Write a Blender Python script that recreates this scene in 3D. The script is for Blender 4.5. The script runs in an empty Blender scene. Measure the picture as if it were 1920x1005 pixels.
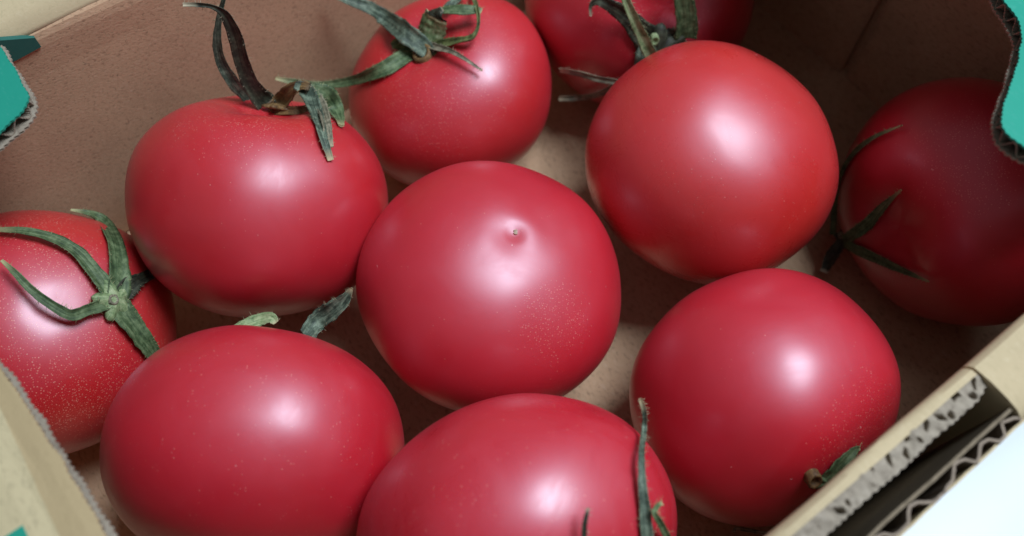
import bpy, math, random
from mathutils import Vector, Matrix, noise
random.seed(7)
scene = bpy.context.scene
COL = scene.collection

# ------------------------------------------------------------------ camera
cam_data = bpy.data.cameras.new('camera')
cam = bpy.data.objects.new('camera', cam_data)
COL.objects.link(cam)
cam.location = (0.0, -0.11486, 0.26242)
cam.rotation_euler = (math.radians(27), 0, 0)
cam_data.sensor_width = 36
cam_data.lens = 36 * 1507 / 1920
cam_data.clip_start = 0.01
cam_data.clip_end = 50
cam_data.dof.use_dof = True
cam_data.dof.focus_distance = 0.222
cam_data.dof.aperture_fstop = 9.0
scene.camera = cam

# ------------------------------------------------------------------ light of the room
world = bpy.data.worlds.new('World')
scene.world = world
world.use_nodes = True
bg = world.node_tree.nodes['Background']
bg.inputs['Color'].default_value = (0.86, 0.92, 1.0, 1)
bg.inputs['Strength'].default_value = 0.17

lamp_data = bpy.data.lights.new('ceiling_lamp', 'AREA')
lamp_data.shape = 'DISK'
lamp_data.size = 0.42
lamp_data.energy = 11.3
lamp_data.color = (0.77, 0.87, 1.0)
lamp = bpy.data.objects.new('ceiling_lamp', lamp_data)
COL.objects.link(lamp)
lamp.location = (0.34, 0.13, 0.85)
lamp.rotation_euler = (Vector((0, 0, 0.04)) - lamp.location).to_track_quat('-Z', 'Y').to_euler()

vs = scene.view_settings
vs.view_transform = 'Standard'
vs.look = 'None'
vs.exposure = 0.0
vs.gamma = 1.0
vs.use_curve_mapping = False

# ------------------------------------------------------------------ material helpers
def new_mat(name):
    m = bpy.data.materials.new(name)
    m.use_nodes = True
    nt = m.node_tree
    return m, nt, nt.nodes, nt.links, nt.nodes['Principled BSDF']

def ramp(nodes, links, src, stops):
    r = nodes.new('ShaderNodeValToRGB')
    e = r.color_ramp.elements
    while len(e) < len(stops):
        e.new(0.5)
    for el, (p, c) in zip(e, stops):
        el.position = p
        el.color = c if len(c) == 4 else (*c, 1)
    links.new(src, r.inputs['Fac'])
    return r

def mix(nodes, links, fac, a, b, mode='MIX'):
    n = nodes.new('ShaderNodeMix')
    n.data_type = 'RGBA'
    n.blend_type = mode
    for sock, val in ((n.inputs['Factor'], fac), (n.inputs['A'], a), (n.inputs['B'], b)):
        if hasattr(val, 'is_linked'):
            links.new(val, sock)
        elif isinstance(val, (int, float)):
            sock.default_value = val
        else:
            sock.default_value = (*val, 1) if len(val) == 3 else val
    return n.outputs['Result']

def math_node(nodes, links, op, a, b=None, c=None):
    n = nodes.new('ShaderNodeMath')
    n.operation = op
    for i, v in enumerate((a, b, c)):
        if v is None:
            continue
        if hasattr(v, 'is_linked'):
            links.new(v, n.inputs[i])
        else:
            n.inputs[i].default_value = v
    return n.outputs[0]

def tex_noise(nodes, links, vec, scale, detail=3, rough=0.5, dist=0.0):
    n = nodes.new('ShaderNodeTexNoise')
    n.inputs['Scale'].default_value = scale
    n.inputs['Detail'].default_value = detail
    n.inputs['Roughness'].default_value = rough
    n.inputs['Distortion'].default_value = dist
    links.new(vec, n.inputs['Vector'])
    return n.outputs['Fac']

def mapped(nodes, links, vec, scale=(1, 1, 1), loc=(0, 0, 0), rot=(0, 0, 0)):
    m = nodes.new('ShaderNodeMapping')
    m.inputs['Scale'].default_value = scale
    m.inputs['Location'].default_value = loc
    m.inputs['Rotation'].default_value = rot
    links.new(vec, m.inputs['Vector'])
    return m.outputs['Vector']

def board_mat(name, base, dark, light, grain=1.0, rough=0.8):
    """paper liner of corrugated board: mottled, fibrous, with dark and pale flecks"""
    m, nt, N, L, P = new_mat(name)
    co = N.new('ShaderNodeTexCoord').outputs['Object']
    big = tex_noise(N, L, co, 38, 4, 0.6)
    c = mix(N, L, ramp(N, L, big, [(0.3, (0, 0, 0)), (0.7, (1, 1, 1))]).outputs[0], base, tuple(0.86 * v for v in base))
    fib = tex_noise(N, L, mapped(N, L, co, (900, 420, 1500)), 1.0, 4, 0.65, 0.6)
    c = mix(N, L, ramp(N, L, fib, [(0.34, (1, 1, 1)), (0.46, (0, 0, 0))]).outputs[0], c, mix(N, L, 0.5 * grain, c, dark))
    c = mix(N, L, ramp(N, L, fib, [(0.56, (0, 0, 0)), (0.72, (1, 1, 1))]).outputs[0], c, mix(N, L, 0.35 * grain, c, light))
    spk = tex_noise(N, L, mapped(N, L, co, (700, 260, 600), (3, 1, 2)), 1.0, 2, 0.5, 1.5)
    c = mix(N, L, ramp(N, L, spk, [(0.70, (0, 0, 0)), (0.76, (1, 1, 1))]).outputs[0], c, mix(N, L, 0.6 * grain, c, dark))
    L.new(c, P.inputs['Base Color'])
    P.inputs['Roughness'].default_value = rough
    P.inputs['Specular IOR Level'].default_value = 0.25
    b = N.new('ShaderNodeBump')
    b.inputs['Strength'].default_value = 0.35 * grain
    b.inputs['Distance'].default_value = 0.0004
    L.new(math_node(N, L, 'ADD', fib, math_node(N, L, 'MULTIPLY', big, 1.5)), b.inputs['Height'])
    L.new(b.outputs[0], P.inputs['Normal'])
    return m

KRAFT = board_mat('kraft_liner', (0.60, 0.39, 0.235), (0.16, 0.09, 0.055), (0.74, 0.56, 0.42), 0.95)
CREAM = board_mat('cream_liner', (0.53, 0.42, 0.25), (0.34, 0.28, 0.16), (0.70, 0.62, 0.44), 0.5)
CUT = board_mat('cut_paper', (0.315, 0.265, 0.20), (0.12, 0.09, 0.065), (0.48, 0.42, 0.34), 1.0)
DIM = board_mat('slot_shade_liner', (0.20, 0.155, 0.10), (0.08, 0.06, 0.04), (0.32, 0.26, 0.18), 0.7)  # outer board's olive-brown paper, darkened to carry the slot's shade in its colour
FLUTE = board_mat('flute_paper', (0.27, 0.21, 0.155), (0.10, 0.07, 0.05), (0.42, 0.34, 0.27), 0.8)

def lid_mat(name, rects, base, strip=None):
    """cream outer liner printed green inside the given local rectangles"""
    m, nt, N, L, P = new_mat(name)
    co = N.new('ShaderNodeTexCoord').outputs['Object']
    sep = N.new('ShaderNodeSeparateXYZ')
    L.new(co, sep.inputs[0])
    big = tex_noise(N, L, co, 45, 4, 0.6)
    fib = tex_noise(N, L, mapped(N, L, co, (900, 420, 1500)), 1.0, 4, 0.65, 0.6)
    c = mix(N, L, ramp(N, L, big, [(0.3, (0, 0, 0)), (0.7, (1, 1, 1))]).outputs[0], base, tuple(0.88 * v for v in base))
    c = mix(N, L, ramp(N, L, fib, [(0.36, (1, 1, 1)), (0.48, (0, 0, 0))]).outputs[0], c, tuple(0.78 * v for v in base))
    g = mix(N, L, big, (0.010, 0.235, 0.16), (0.016, 0.285, 0.195))
    g = mix(N, L, ramp(N, L, fib, [(0.30, (1, 1, 1)), (0.42, (0, 0, 0))]).outputs[0], g, (0.03, 0.28, 0.20))
    mask = None
    for (u0, u1, v0, v1, k) in rects:
        # the rectangle's long side is slanted by k
        uu = math_node(N, L, 'ADD', sep.outputs['X'], math_node(N, L, 'MULTIPLY', sep.outputs['Y'], k))
        a = math_node(N, L, 'MULTIPLY', math_node(N, L, 'GREATER_THAN', uu, u0), math_node(N, L, 'LESS_THAN', uu, u1))
        b = math_node(N, L, 'MULTIPLY', math_node(N, L, 'GREATER_THAN', sep.outputs['Y'], v0), math_node(N, L, 'LESS_THAN', sep.outputs['Y'], v1))
        ab = math_node(N, L, 'MULTIPLY', a, b)
        mask = ab if mask is None else math_node(N, L, 'MAXIMUM', mask, ab)
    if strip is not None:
        # browner strip along the free edge: crease shading painted into the colour
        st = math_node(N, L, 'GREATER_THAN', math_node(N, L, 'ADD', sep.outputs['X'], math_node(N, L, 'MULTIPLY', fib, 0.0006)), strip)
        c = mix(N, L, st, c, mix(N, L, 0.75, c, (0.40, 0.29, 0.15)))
    c = mix(N, L, mask, c, g)
    L.new(c, P.inputs['Base Color'])
    P.inputs['Roughness'].default_value = 0.6
    P.inputs['Specular IOR Level'].default_value = 0.3
    b = N.new('ShaderNodeBump')
    b.inputs['Strength'].default_value = 0.15
    b.inputs['Distance'].default_value = 0.0004
    L.new(math_node(N, L, 'ADD', fib, math_node(N, L, 'MULTIPLY', big, 1.5)), b.inputs['Height'])
    L.new(b.outputs[0], P.inputs['Normal'])
    return m

def skin_mat(name, base, warm, seed, speck, patches, smear=0.2, tone=(0.66, 0.17, 0.13)):
    """waxy tomato skin; patches = list of (local direction, spread) where pale specks crowd"""
    m, nt, N, L, P = new_mat(name)
    co = N.new('ShaderNodeTexCoord').outputs['Object']
    cs = mapped(N, L, co, loc=(seed * 0.37, seed * 0.21, seed * 0.11))
    big = tex_noise(N, L, cs, 22, 3, 0.5)
    c = mix(N, L, ramp(N, L, big, [(0.35, (0, 0, 0)), (0.68, (1, 1, 1))]).outputs[0], base, warm)
    fine = tex_noise(N, L, cs, 260, 3, 0.6)
    # dusty wax bloom, rubbed off in patches where the fruit was handled
    rub = tex_noise(N, L, mapped(N, L, cs, (1, 1, 1.3), (0.4, 0.1, 0.7)), 24, 3, 0.45, 0.7)
    bloom = ramp(N, L, rub, [(0.38, (0, 0, 0)), (0.42, (0.7, 0.7, 0.7)), (0.62, (1, 1, 1))]).outputs[0]
    bloom = math_node(N, L, 'MULTIPLY', bloom, math_node(N, L, 'ADD', 0.6, math_node(N, L, 'MULTIPLY', fine, 0.8)))
    c = mix(N, L, math_node(N, L, 'MULTIPLY', bloom, 0.08), c, (0.56, 0.10, 0.13))
    c = mix(N, L, math_node(N, L, 'MULTIPLY', fine, 0.22), c, tuple(0.6 * v for v in base))
    # density of the specks over the fruit
    dens = None
    nv = N.new('ShaderNodeVectorMath'); nv.operation = 'NORMALIZE'
    L.new(co, nv.inputs[0])
    for d, spread in patches:
        dt = N.new('ShaderNodeVectorMath'); dt.operation = 'DOT_PRODUCT'
        L.new(nv.outputs[0], dt.inputs[0])
        dt.inputs[1].default_value = Vector(d).normalized()
        k = N.new('ShaderNodeMapRange')
        k.interpolation_type = 'SMOOTHSTEP'
        k.inputs['From Min'].default_value = math.cos(spread)
        k.inputs['From Max'].default_value = 1.0
        L.new(dt.outputs['Value'], k.inputs['Value'])
        dens = k.outputs[0] if dens is None else math_node(N, L, 'MAXIMUM', dens, k.outputs[0])
    clump = ramp(N, L, tex_noise(N, L, cs, 85, 3, 0.6), [(0.38, (0, 0, 0)), (0.66, (1, 1, 1))]).outputs[0]
    if dens is None:
        dens = math_node(N, L, 'MULTIPLY', clump, speck)
    else:
        dens = math_node(N, L, 'ADD', math_node(N, L, 'MULTIPLY', clump, speck),
                         math_node(N, L, 'MULTIPLY', dens, math_node(N, L, 'ADD', 0.35, math_node(N, L, 'MULTIPLY', clump, 1.2))))
    def specks(scale, size):
        v = N.new('ShaderNodeTexVoronoi')
        v.inputs['Scale'].default_value = scale
        L.new(cs, v.inputs['Vector'])
        sp = N.new('ShaderNodeSeparateColor')
        L.new(v.outputs['Color'], sp.inputs[0])
        on = math_node(N, L, 'LESS_THAN', sp.outputs[0], dens)
        r = math_node(N, L, 'MULTIPLY', math_node(N, L, 'ADD', 0.35, sp.outputs[1]), size)
        k = N.new('ShaderNodeMapRange')
        L.new(v.outputs['Distance'], k.inputs['Value'])
        L.new(r, k.inputs['From Min'])
        k.inputs['From Max'].default_value = 0.0
        L.new(math_node(N, L, 'MULTIPLY', r, 0.4), k.inputs['From Max'])
        return math_node(N, L, 'MULTIPLY', on, k.outputs[0])
    s = math_node(N, L, 'MAXIMUM', specks(1650, 0.33), specks(900, 0.17))
    c = mix(N, L, math_node(N, L, 'MULTIPLY', s, 0.7), c, tone)
    # a few fibres of lint
    lv = N.new('ShaderNodeTexVoronoi')
    lv.inputs['Scale'].default_value = 1.0
    wob = N.new('ShaderNodeVectorMath'); wob.operation = 'ADD'
    L.new(mapped(N, L, cs, (420, 170, 420), rot=(seed * 0.7, seed * 1.3, seed * 0.4)), wob.inputs[0])
    nz = N.new('ShaderNodeTexNoise'); nz.inputs['Scale'].default_value = 500
    L.new(cs, nz.inputs['Vector'])
    L.new(nz.outputs['Color'], wob.inputs[1])
    L.new(wob.outputs[0], lv.inputs['Vector'])
    ls = N.new('ShaderNodeSeparateColor')
    L.new(lv.outputs['Color'], ls.inputs[0])
    lint = math_node(N, L, 'MULTIPLY', math_node(N, L, 'LESS_THAN', ls.outputs[0], 0.035), math_node(N, L, 'LESS_THAN', lv.outputs['Distance'], 0.09))
    c = mix(N, L, math_node(N, L, 'MULTIPLY', lint, 0.55), c, (0.72, 0.36, 0.34))
    L.new(c, P.inputs['Base Color'])
    # smudged wax bloom makes the gloss uneven
    sm = ramp(N, L, tex_noise(N, L, mapped(N, L, cs, (1, 1, 1.6)), 45, 5, 0.62, 1.0), [(0.42, (0, 0, 0)), (0.62, (1, 1, 1))]).outputs[0]
    L.new(math_node(N, L, 'ADD', 0.50, math_node(N, L, 'MULTIPLY', sm, smear * 0.4)), P.inputs['Roughness'])
    P.inputs['Specular IOR Level'].default_value = 0.9
    P.inputs['Specular Tint'].default_value = (0.72, 0.80, 1.0, 1)
    P.inputs['Coat Weight'].default_value = 0.85
    L.new(math_node(N, L, 'ADD', 0.27 + 0.018 * (seed % 4), math_node(N, L, 'MULTIPLY', sm, 0.05 + smear * 0.4)), P.inputs['Coat Roughness'])
    P.inputs['Coat IOR'].default_value = 1.5
    P.inputs['Subsurface Weight'].default_value = 0.35
    P.inputs['Subsurface Radius'].default_value = (1.0, 0.12, 0.08)
    P.inputs['Subsurface Scale'].default_value = 0.007
    b = N.new('ShaderNodeBump')
    b.inputs['Strength'].default_value = 0.16
    b.inputs['Distance'].default_value = 0.0003
    L.new(math_node(N, L, 'ADD', math_node(N, L, 'ADD', math_node(N, L, 'MULTIPLY', fine, 0.5), s), math_node(N, L, 'MULTIPLY', sm, smear * 1.6)), b.inputs['Height'])
    L.new(b.outputs[0], P.inputs['Normal'])
    return m

def leaf_mat(name, dark, mid, light, tip):
    m, nt, N, L, P = new_mat(name)
    tc = N.new('ShaderNodeTexCoord')
    uv = tc.outputs['UV']
    sep = N.new('ShaderNodeSeparateXYZ')
    L.new(uv, sep.inputs[0])
    streak = tex_noise(N, L, mapped(N, L, uv, (7, 3.0, 1)), 1.0, 6, 0.7, 0.5)
    patch = tex_noise(N, L, tc.outputs['Object'], 420, 5, 0.7)
    f = math_node(N, L, 'ADD', math_node(N, L, 'MULTIPLY', streak, 0.5), math_node(N, L, 'MULTIPLY', patch, 0.5))
    c = ramp(N, L, f, [(0.38, dark), (0.48, mid), (0.61, light)]).outputs[0]
    k = N.new('ShaderNodeMapRange')
    k.inputs['From Min'].default_value = 0.86
    k.inputs['From Max'].default_value = 0.97
    L.new(sep.outputs['Y'], k.inputs['Value'])
    c = mix(N, L, k.outputs[0], c, tip)
    L.new(c, P.inputs['Base Color'])
    P.inputs['Roughness'].default_value = 0.6
    P.inputs['Specular IOR Level'].default_value = 0.35
    b = N.new('ShaderNodeBump')
    b.inputs['Strength'].default_value = 0.4
    b.inputs['Distance'].default_value = 0.0005
    L.new(f, b.inputs['Height'])
    L.new(b.outputs[0], P.inputs['Normal'])
    return m

LEAF = {
    'green': leaf_mat('sepal_green', (0.017, 0.034, 0.013), (0.055, 0.092, 0.036), (0.155, 0.21, 0.10), (0.36, 0.34, 0.17)),
    'blue': leaf_mat('sepal_grey_green', (0.014, 0.024, 0.017), (0.056, 0.080, 0.054), (0.20, 0.25, 0.175), (0.42, 0.34, 0.20)),
    'pale': leaf_mat('sepal_pale_green', (0.060, 0.10, 0.040), (0.18, 0.25, 0.11), (0.38, 0.43, 0.24), (0.36, 0.33, 0.18)),
    'dark': leaf_mat('sepal_dark', (0.010, 0.011, 0.007), (0.026, 0.028, 0.017), (0.075, 0.085, 0.052), (0.40, 0.34, 0.23)),
    'brown': leaf_mat('sepal_brown', (0.045, 0.028, 0.014), (0.13, 0.070, 0.026), (0.24, 0.15, 0.055), (0.10, 0.07, 0.04)),
    'olive': leaf_mat('sepal_olive', (0.026, 0.034, 0.012), (0.080, 0.098, 0.032), (0.21, 0.24, 0.085), (0.12, 0.13, 0.07)),
    'scar': leaf_mat('scar_cork', (0.30, 0.17, 0.11), (0.46, 0.32, 0.22), (0.62, 0.50, 0.38), (0.55, 0.42, 0.30)),
    'dry': leaf_mat('sepal_dry', (0.045, 0.046, 0.030), (0.14, 0.13, 0.085), (0.33, 0.29, 0.20), (0.42, 0.34, 0.22)),
}

# ------------------------------------------------------------------ object helpers
def mesh_obj(name, verts, faces, mat, parent=None, smooth=False, uvs=None, sharp=None):
    me = bpy.data.meshes.new(name)
    me.from_pydata([tuple(v) for v in verts], [], faces)
    if uvs is not None:
        lay = me.uv_layers.new(name='UVMap')
        for lp in me.loops:
            lay.data[lp.index].uv = uvs[lp.vertex_index]
    if smooth:
        me.polygons.foreach_set('use_smooth', [True] * len(me.polygons))
    me.update()
    if sharp:
        me.set_sharp_from_angle(angle=math.radians(sharp))
    o = bpy.data.objects.new(name, me)
    COL.objects.link(o)
    me.materials.append(mat)
    if parent:
        o.parent = parent
    return o

def empty(name, loc, rz=0.0):
    o = bpy.data.objects.new(name, None)
    COL.objects.link(o)
    o.empty_display_size = 0.02
    o.location = loc
    o.rotation_euler = (0, 0, rz)
    return o

def tag(o, label, cat, group=None):
    o['label'] = label
    o['category'] = cat
    if group:
        o['group'] = group

def extrude_profile(prof, us, close=True, jitter=0.0, seed=0):
    """profile points (v, z) swept along u; returns verts, faces"""
    n = len(prof)
    V, F = [], []
    for i, u in enumerate(us):
        for j, (v, z) in enumerate(prof):
            d = noise.noise(Vector((u * 30 + seed, j * 0.3, 0))) * jitter
            V.append((u, v + d, z + d * 0.6))
    for i in range(len(us) - 1):
        for j in range(n if close else n - 1):
            a = i * n + j
            b = i * n + (j + 1) % n
            F.append((a, b, b + n, a + n))
    if close:
        F.append(tuple(range(n - 1, -1, -1)))
        F.append(tuple((len(us) - 1) * n + j for j in range(n)))
    return V, F

def lin(a, b, n):
    return [a + (b - a) * i / (n - 1) for i in range(n)]

# ------------------------------------------------------------------ table
def table_mat():
    m, nt, N, L, P = new_mat('white_table')
    co = N.new('ShaderNodeTexCoord').outputs['Object']
    n = tex_noise(N, L, co, 30, 4, 0.5)
    L.new(mix(N, L, n, (0.72, 0.78, 0.79), (0.68, 0.75, 0.77)), P.inputs['Base Color'])
    P.inputs['Roughness'].default_value = 0.35
    return m
V, F = [], []
for i in range(9):
    for j in range(9):
        V.append((-1.0 + i * 0.25, -1.0 + j * 0.25, -0.006))
for i in range(8):
    for j in range(8):
        F.append((i * 9 + j, i * 9 + 9 + j, i * 9 + 10 + j, i * 9 + j + 1))
t = mesh_obj('table_surface', V, F, table_mat())
t['kind'] = 'structure'

# ------------------------------------------------------------------ cardboard box (local axes: x along the long side)
BOX_ANGLE = math.radians(36.5)
box = empty('cardboard_box', (0, 0, 0), BOX_ANGLE)
tag(box, 'open corrugated cardboard box with green printed lid flaps holding the tomatoes', 'box')
U0, U1 = -0.170, 0.176

# base panel
V, F = [], []
nu, nv = 60, 40
for s in (0, 1):
    for i in range(nu + 1):
        for j in range(nv + 1):
            u = U0 - 0.0085 + (U1 - U0 + 0.017) * i / nu
            v = -0.118 + 0.238 * j / nv
            z = -0.005 if s else noise.noise(Vector((u * 25, v * 25, 0))) * 0.0004 - 0.0006
            V.append((u, v, z))
K = (nu + 1) * (nv + 1)
for i in range(nu):
    for j in range(nv):
        a = i * (nv + 1) + j
        F.append((a, a + nv + 1, a + nv + 2, a + 1))
        F.append((K + a, K + a + 1, K + a + nv + 2, K + a + nv + 1))
mesh_obj('base_panel', V, F, KRAFT, box, True)

def corrugated_line(name, u0, u1, vc, z0, z1, half, pitch, mat, parent, th=0.0003, jit=0.15, sharp=1.0):
    """wavy medium standing between two liners, cut edge up; runs along u"""
    step = pitch / 14
    n = int((u1 - u0) / step)
    pts = []
    ph = 0.0
    for i in range(n + 1):
        u = u0 + step * i
        ph += 2 * math.pi * step / pitch * (1 + jit * 1.6 * noise.noise(Vector((u * 130, vc * 50, 1))))
        w = math.sin(ph)
        w = math.copysign(abs(w) ** sharp, w)
        lean = math.sin(ph * 2 + 0.6) * pitch * 0.10
        a = half * (1 + jit * noise.noise(Vector((u * 190, 3, 2))))
        pts.append((u + lean, vc + max(-half, min(half, w * a)), z1 + noise.noise(Vector((u * 500, vc * 99, 5))) * 0.0005))
    V, F = [], []
    for i, p in enumerate(pts):
        q = pts[min(i + 1, n)]
        r = pts[max(i - 1, 0)]
        d = Vector((q[0] - r[0], q[1] - r[1]))
        d = d.normalized() if d.length > 1e-9 else Vector((1, 0))
        nx, ny = -d.y * th / 2, d.x * th / 2
        V += [(p[0] + nx, p[1] + ny, p[2]), (p[0] - nx, p[1] - ny, p[2]), (p[0] - nx, p[1] - ny, z0), (p[0] + nx, p[1] + ny, z0)]
    for i in range(n):
        a = 4 * i
        for j in range(4):
            b = a + (j + 1) % 4
            F.append((a + j, b, b + 4, a + j + 4))
    return mesh_obj(name, V, F, mat, parent)

def liner_strip(name, u0, u1, v, th, z0, z1, mat, parent, scallop=0.0003, pitch=0.0015, seed=0, wav=0.0):
    """thin vertical paper sheet with a nibbled top edge"""
    n = int((u1 - u0) / 0.0005)
    V, F = [], []
    for i in range(n + 1):
        u = u0 + (u1 - u0) * i / n
        z = z1 + scallop * abs(math.sin(math.pi * u / pitch)) + 0.0006 * noise.noise(Vector((u * 220, seed, 0)))
        vv = v + wav * math.sin(2 * math.pi * u / 0.0031 + seed) + 0.0003 * noise.noise(Vector((u * 60, seed, 4)))
        V += [(u, vv, z), (u, vv - th, z), (u, vv - th, z0), (u, vv, z0)]
    for i in range(n):
        a = 4 * i
        for j in range(4):
            b = a + (j + 1) % 4
            F.append((a + j, b, b + 4, a + j + 4))
    F += [(0, 1, 2, 3), (4 * n + 3, 4 * n + 2, 4 * n + 1, 4 * n)]
    return mesh_obj(name, V, F, mat, parent)

# near long wall: two boards folded over at the top, with a slot cut in the fold
SLOT0, SLOT1 = -0.120, 0.0455
inner_face = [(-0.1140, 0.0), (-0.1133, 0.03), (-0.1115, 0.055), (-0.1068, 0.082), (-0.1035, 0.0935),
              (-0.1021, 0.0968), (-0.1020, 0.0985), (-0.1026, 0.0998), (-0.1036, 0.1006), (-0.1050, 0.1008)]
prof = inner_face + [(-0.1051, 0.0935), (-0.1076, 0.0925), (-0.1100, 0.070), (-0.1175, 0.0)]
V, F = extrude_profile(prof, lin(SLOT0, SLOT1 - 0.0008, 140), True, 0.0006, 1)
wall = mesh_obj('side_wall', V, F, CREAM, box, True, None, 38)
def crushed_edge(u0, u1):
    """torn, crushed flutes of the inner board: pulpy strip with a few open cells and a crimped outer liner"""
    n = int((u1 - u0) / 0.00022)
    cols = 16
    V, F = [], []
    for i in range(n + 1):
        u = u0 + (u1 - u0) * i / n
        end = min(1.0, (u1 - u) / 0.004)
        for c in range(cols + 3):
            f = min(1.0, c / cols)
            v = -0.1047 - 0.0040 * f * (0.75 + 0.25 * end)
            if f > 0.55:
                v -= (f - 0.55) / 0.45 * (0.00038 * abs(math.sin(math.pi * u / 0.0021 + 1.6 * noise.noise(Vector((u * 150, 0, 0))))) + 0.0004 * noise.noise(Vector((u * 90, 2, 0))))
            z = 0.1005 - 0.0011 * f + 0.0004 * noise.noise(Vector((u * 600, v * 600, 1))) + 0.0004 * noise.noise(Vector((u * 260, v * 300, 6)))
            wave = 0.42 + 0.30 * math.sin(2 * math.pi * u / 0.0064 + 2.5 * noise.noise(Vector((u * 60, 0, 9))))
            pit = math.exp(-((f - wave) / 0.11) ** 2)
            gate = noise.noise(Vector((u * 520, 4, 4))) + 0.5 * noise.noise(Vector((u * 90, 8, 4)))
            z -= 0.0042 * pit * max(0.0, min(1.0, (gate - 0.05) * 6))
            if c == cols + 1:
                z, v = 0.0955, v + 0.0003
            if c == cols + 2:
                z, v = 0.070, v + 0.0001
            V.append((u, v, z))
    w = cols + 3
    for i in range(n):
        for c in range(w - 1):
            a = i * w + c
            F.append((a, a + w, a + w + 1, a + 1))
    return mesh_obj('flute_edge', V, F, CUT, wall)
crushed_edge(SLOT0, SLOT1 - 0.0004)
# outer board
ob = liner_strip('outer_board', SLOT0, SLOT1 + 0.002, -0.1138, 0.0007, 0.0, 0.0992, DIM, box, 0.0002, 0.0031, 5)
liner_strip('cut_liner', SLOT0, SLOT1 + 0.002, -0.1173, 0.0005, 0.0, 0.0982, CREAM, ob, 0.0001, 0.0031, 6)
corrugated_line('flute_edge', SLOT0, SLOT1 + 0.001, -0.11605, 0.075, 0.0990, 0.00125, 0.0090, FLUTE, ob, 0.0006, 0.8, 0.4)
# closed part of the rim on both sides of the slot
fold = inner_face + [(-0.1075, 0.1011), (-0.1120, 0.1009), (-0.1150, 0.1003), (-0.1168, 0.0990), (-0.1177, 0.0965), (-0.1180, 0.09), (-0.1182, 0.0)]
V, F = extrude_profile(fold, lin(SLOT1, U1 + 0.004, 60), True, 0.0006, 1)
mesh_obj('rim_fold', V, F, CREAM, box, True, None, 38)
V, F = extrude_profile(fold, lin(U0 - 0.004, SLOT0 - 0.0006, 24), True, 0.0006, 1)
mesh_obj('rim_fold', V, F, CREAM, box, True, None, 38)

# far long wall, its top folded outwards
prof = [(0.1135, 0.0), (0.1138, 0.04), (0.1136, 0.080), (0.1134, 0.0890), (0.1136, 0.0915), (0.1141, 0.0935), (0.1150, 0.0950),
        (0.1180, 0.0950), (0.1180, 0.0)]
V, F = extrude_profile(prof, lin(U0 - 0.003, U1 + 0.003, 120), True, 0.0005, 9)
far_wall = mesh_obj('side_wall', V, F, KRAFT, box)
prof = [(0.1140, 0.0932), (0.1146, 0.0950), (0.1155, 0.0966), (0.1167, 0.0980), (0.1182, 0.0992), (0.1200, 0.1000), (0.122, 0.1004), (0.126, 0.1004), (0.135, 0.099), (0.150, 0.094), (0.150, 0.090), (0.135, 0.095), (0.121, 0.0960), (0.1180, 0.0935)]
V, F = extrude_profile(prof, lin(U0 - 0.003, U1 + 0.003, 120), True, 0.0005, 9)
mesh_obj('rim_flap', V, F, CREAM, box, True)

# short end walls
def end_wall(u_in, sgn, splits):
    for (v0, v1) in splits:
        V, F = [], []
        n = 24
        for s in (0, 1):
            for i in range(n + 1):
                for j in range(n + 1):
                    v = v0 + (v1 - v0) * i / n
                    z = -0.001 + 0.1005 * j / n
                    d = noise.noise(Vector((v * 22 + u_in * 50, z * 22, 3))) * 0.0007
                    e = 0.0012 * math.exp(-min(v - v0, v1 - v) / 0.003)
                    V.append((u_in + sgn * (0.0035 if s else e) + (0 if s else d), v, z))
        K = (n + 1) * (n + 1)
        for i in range(n):
            for j in range(n):
                a = i * (n + 1) + j
                F.append((a, a + n + 1, a + n + 2, a + 1))
                F.append((K + a, K + a + 1, K + a + n + 2, K + a + n + 1))
        for j in range(n):
            for base in (0, n * (n + 1)):
                a = base + j
                F.append((a, a + 1, K + a + 1, K + a))
        mesh_obj('end_wall', V, F, KRAFT, box, True)
    us = [u_in + sgn * 0.0040, u_in + sgn * 0.0075]
    V, F = extrude_profile([(-0.117, -0.001), (0.117, -0.001), (0.117, 0.0995), (-0.117, 0.0995)], sorted(us), True)
    mesh_obj('end_wall_outer_board', V, F, KRAFT, box)
end_wall(U1, 1, ((-0.1125, 0.0048), (0.0078, 0.1130)))
end_wall(U0, -1, ((-0.1125, 0.1130),))

# lid flaps lying across the ends of the box
def smooth_poly(pts, fixed, n=6):
    """Catmull-Rom through the inner chain (edge seen in the picture)"""
    out = []
    for i in range(len(pts) - 1):
        p0 = Vector(pts[max(i - 1, 0)]); p1 = Vector(pts[i]); p2 = Vector(pts[i + 1]); p3 = Vector(pts[min(i + 2, len(pts) - 1)])
        m = max(2, int((p2 - p1).length / 0.0004))
        for k in range(m):
            t = k / m
            out.append(0.5 * ((2 * p1) + (p2 - p0) * t + (2 * p0 - 5 * p1 + 4 * p2 - p3) * t * t + (3 * p1 - p0 - 3 * p2 + p3) * t ** 3))
    out.append(Vector(pts[-1]))
    return out

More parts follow.
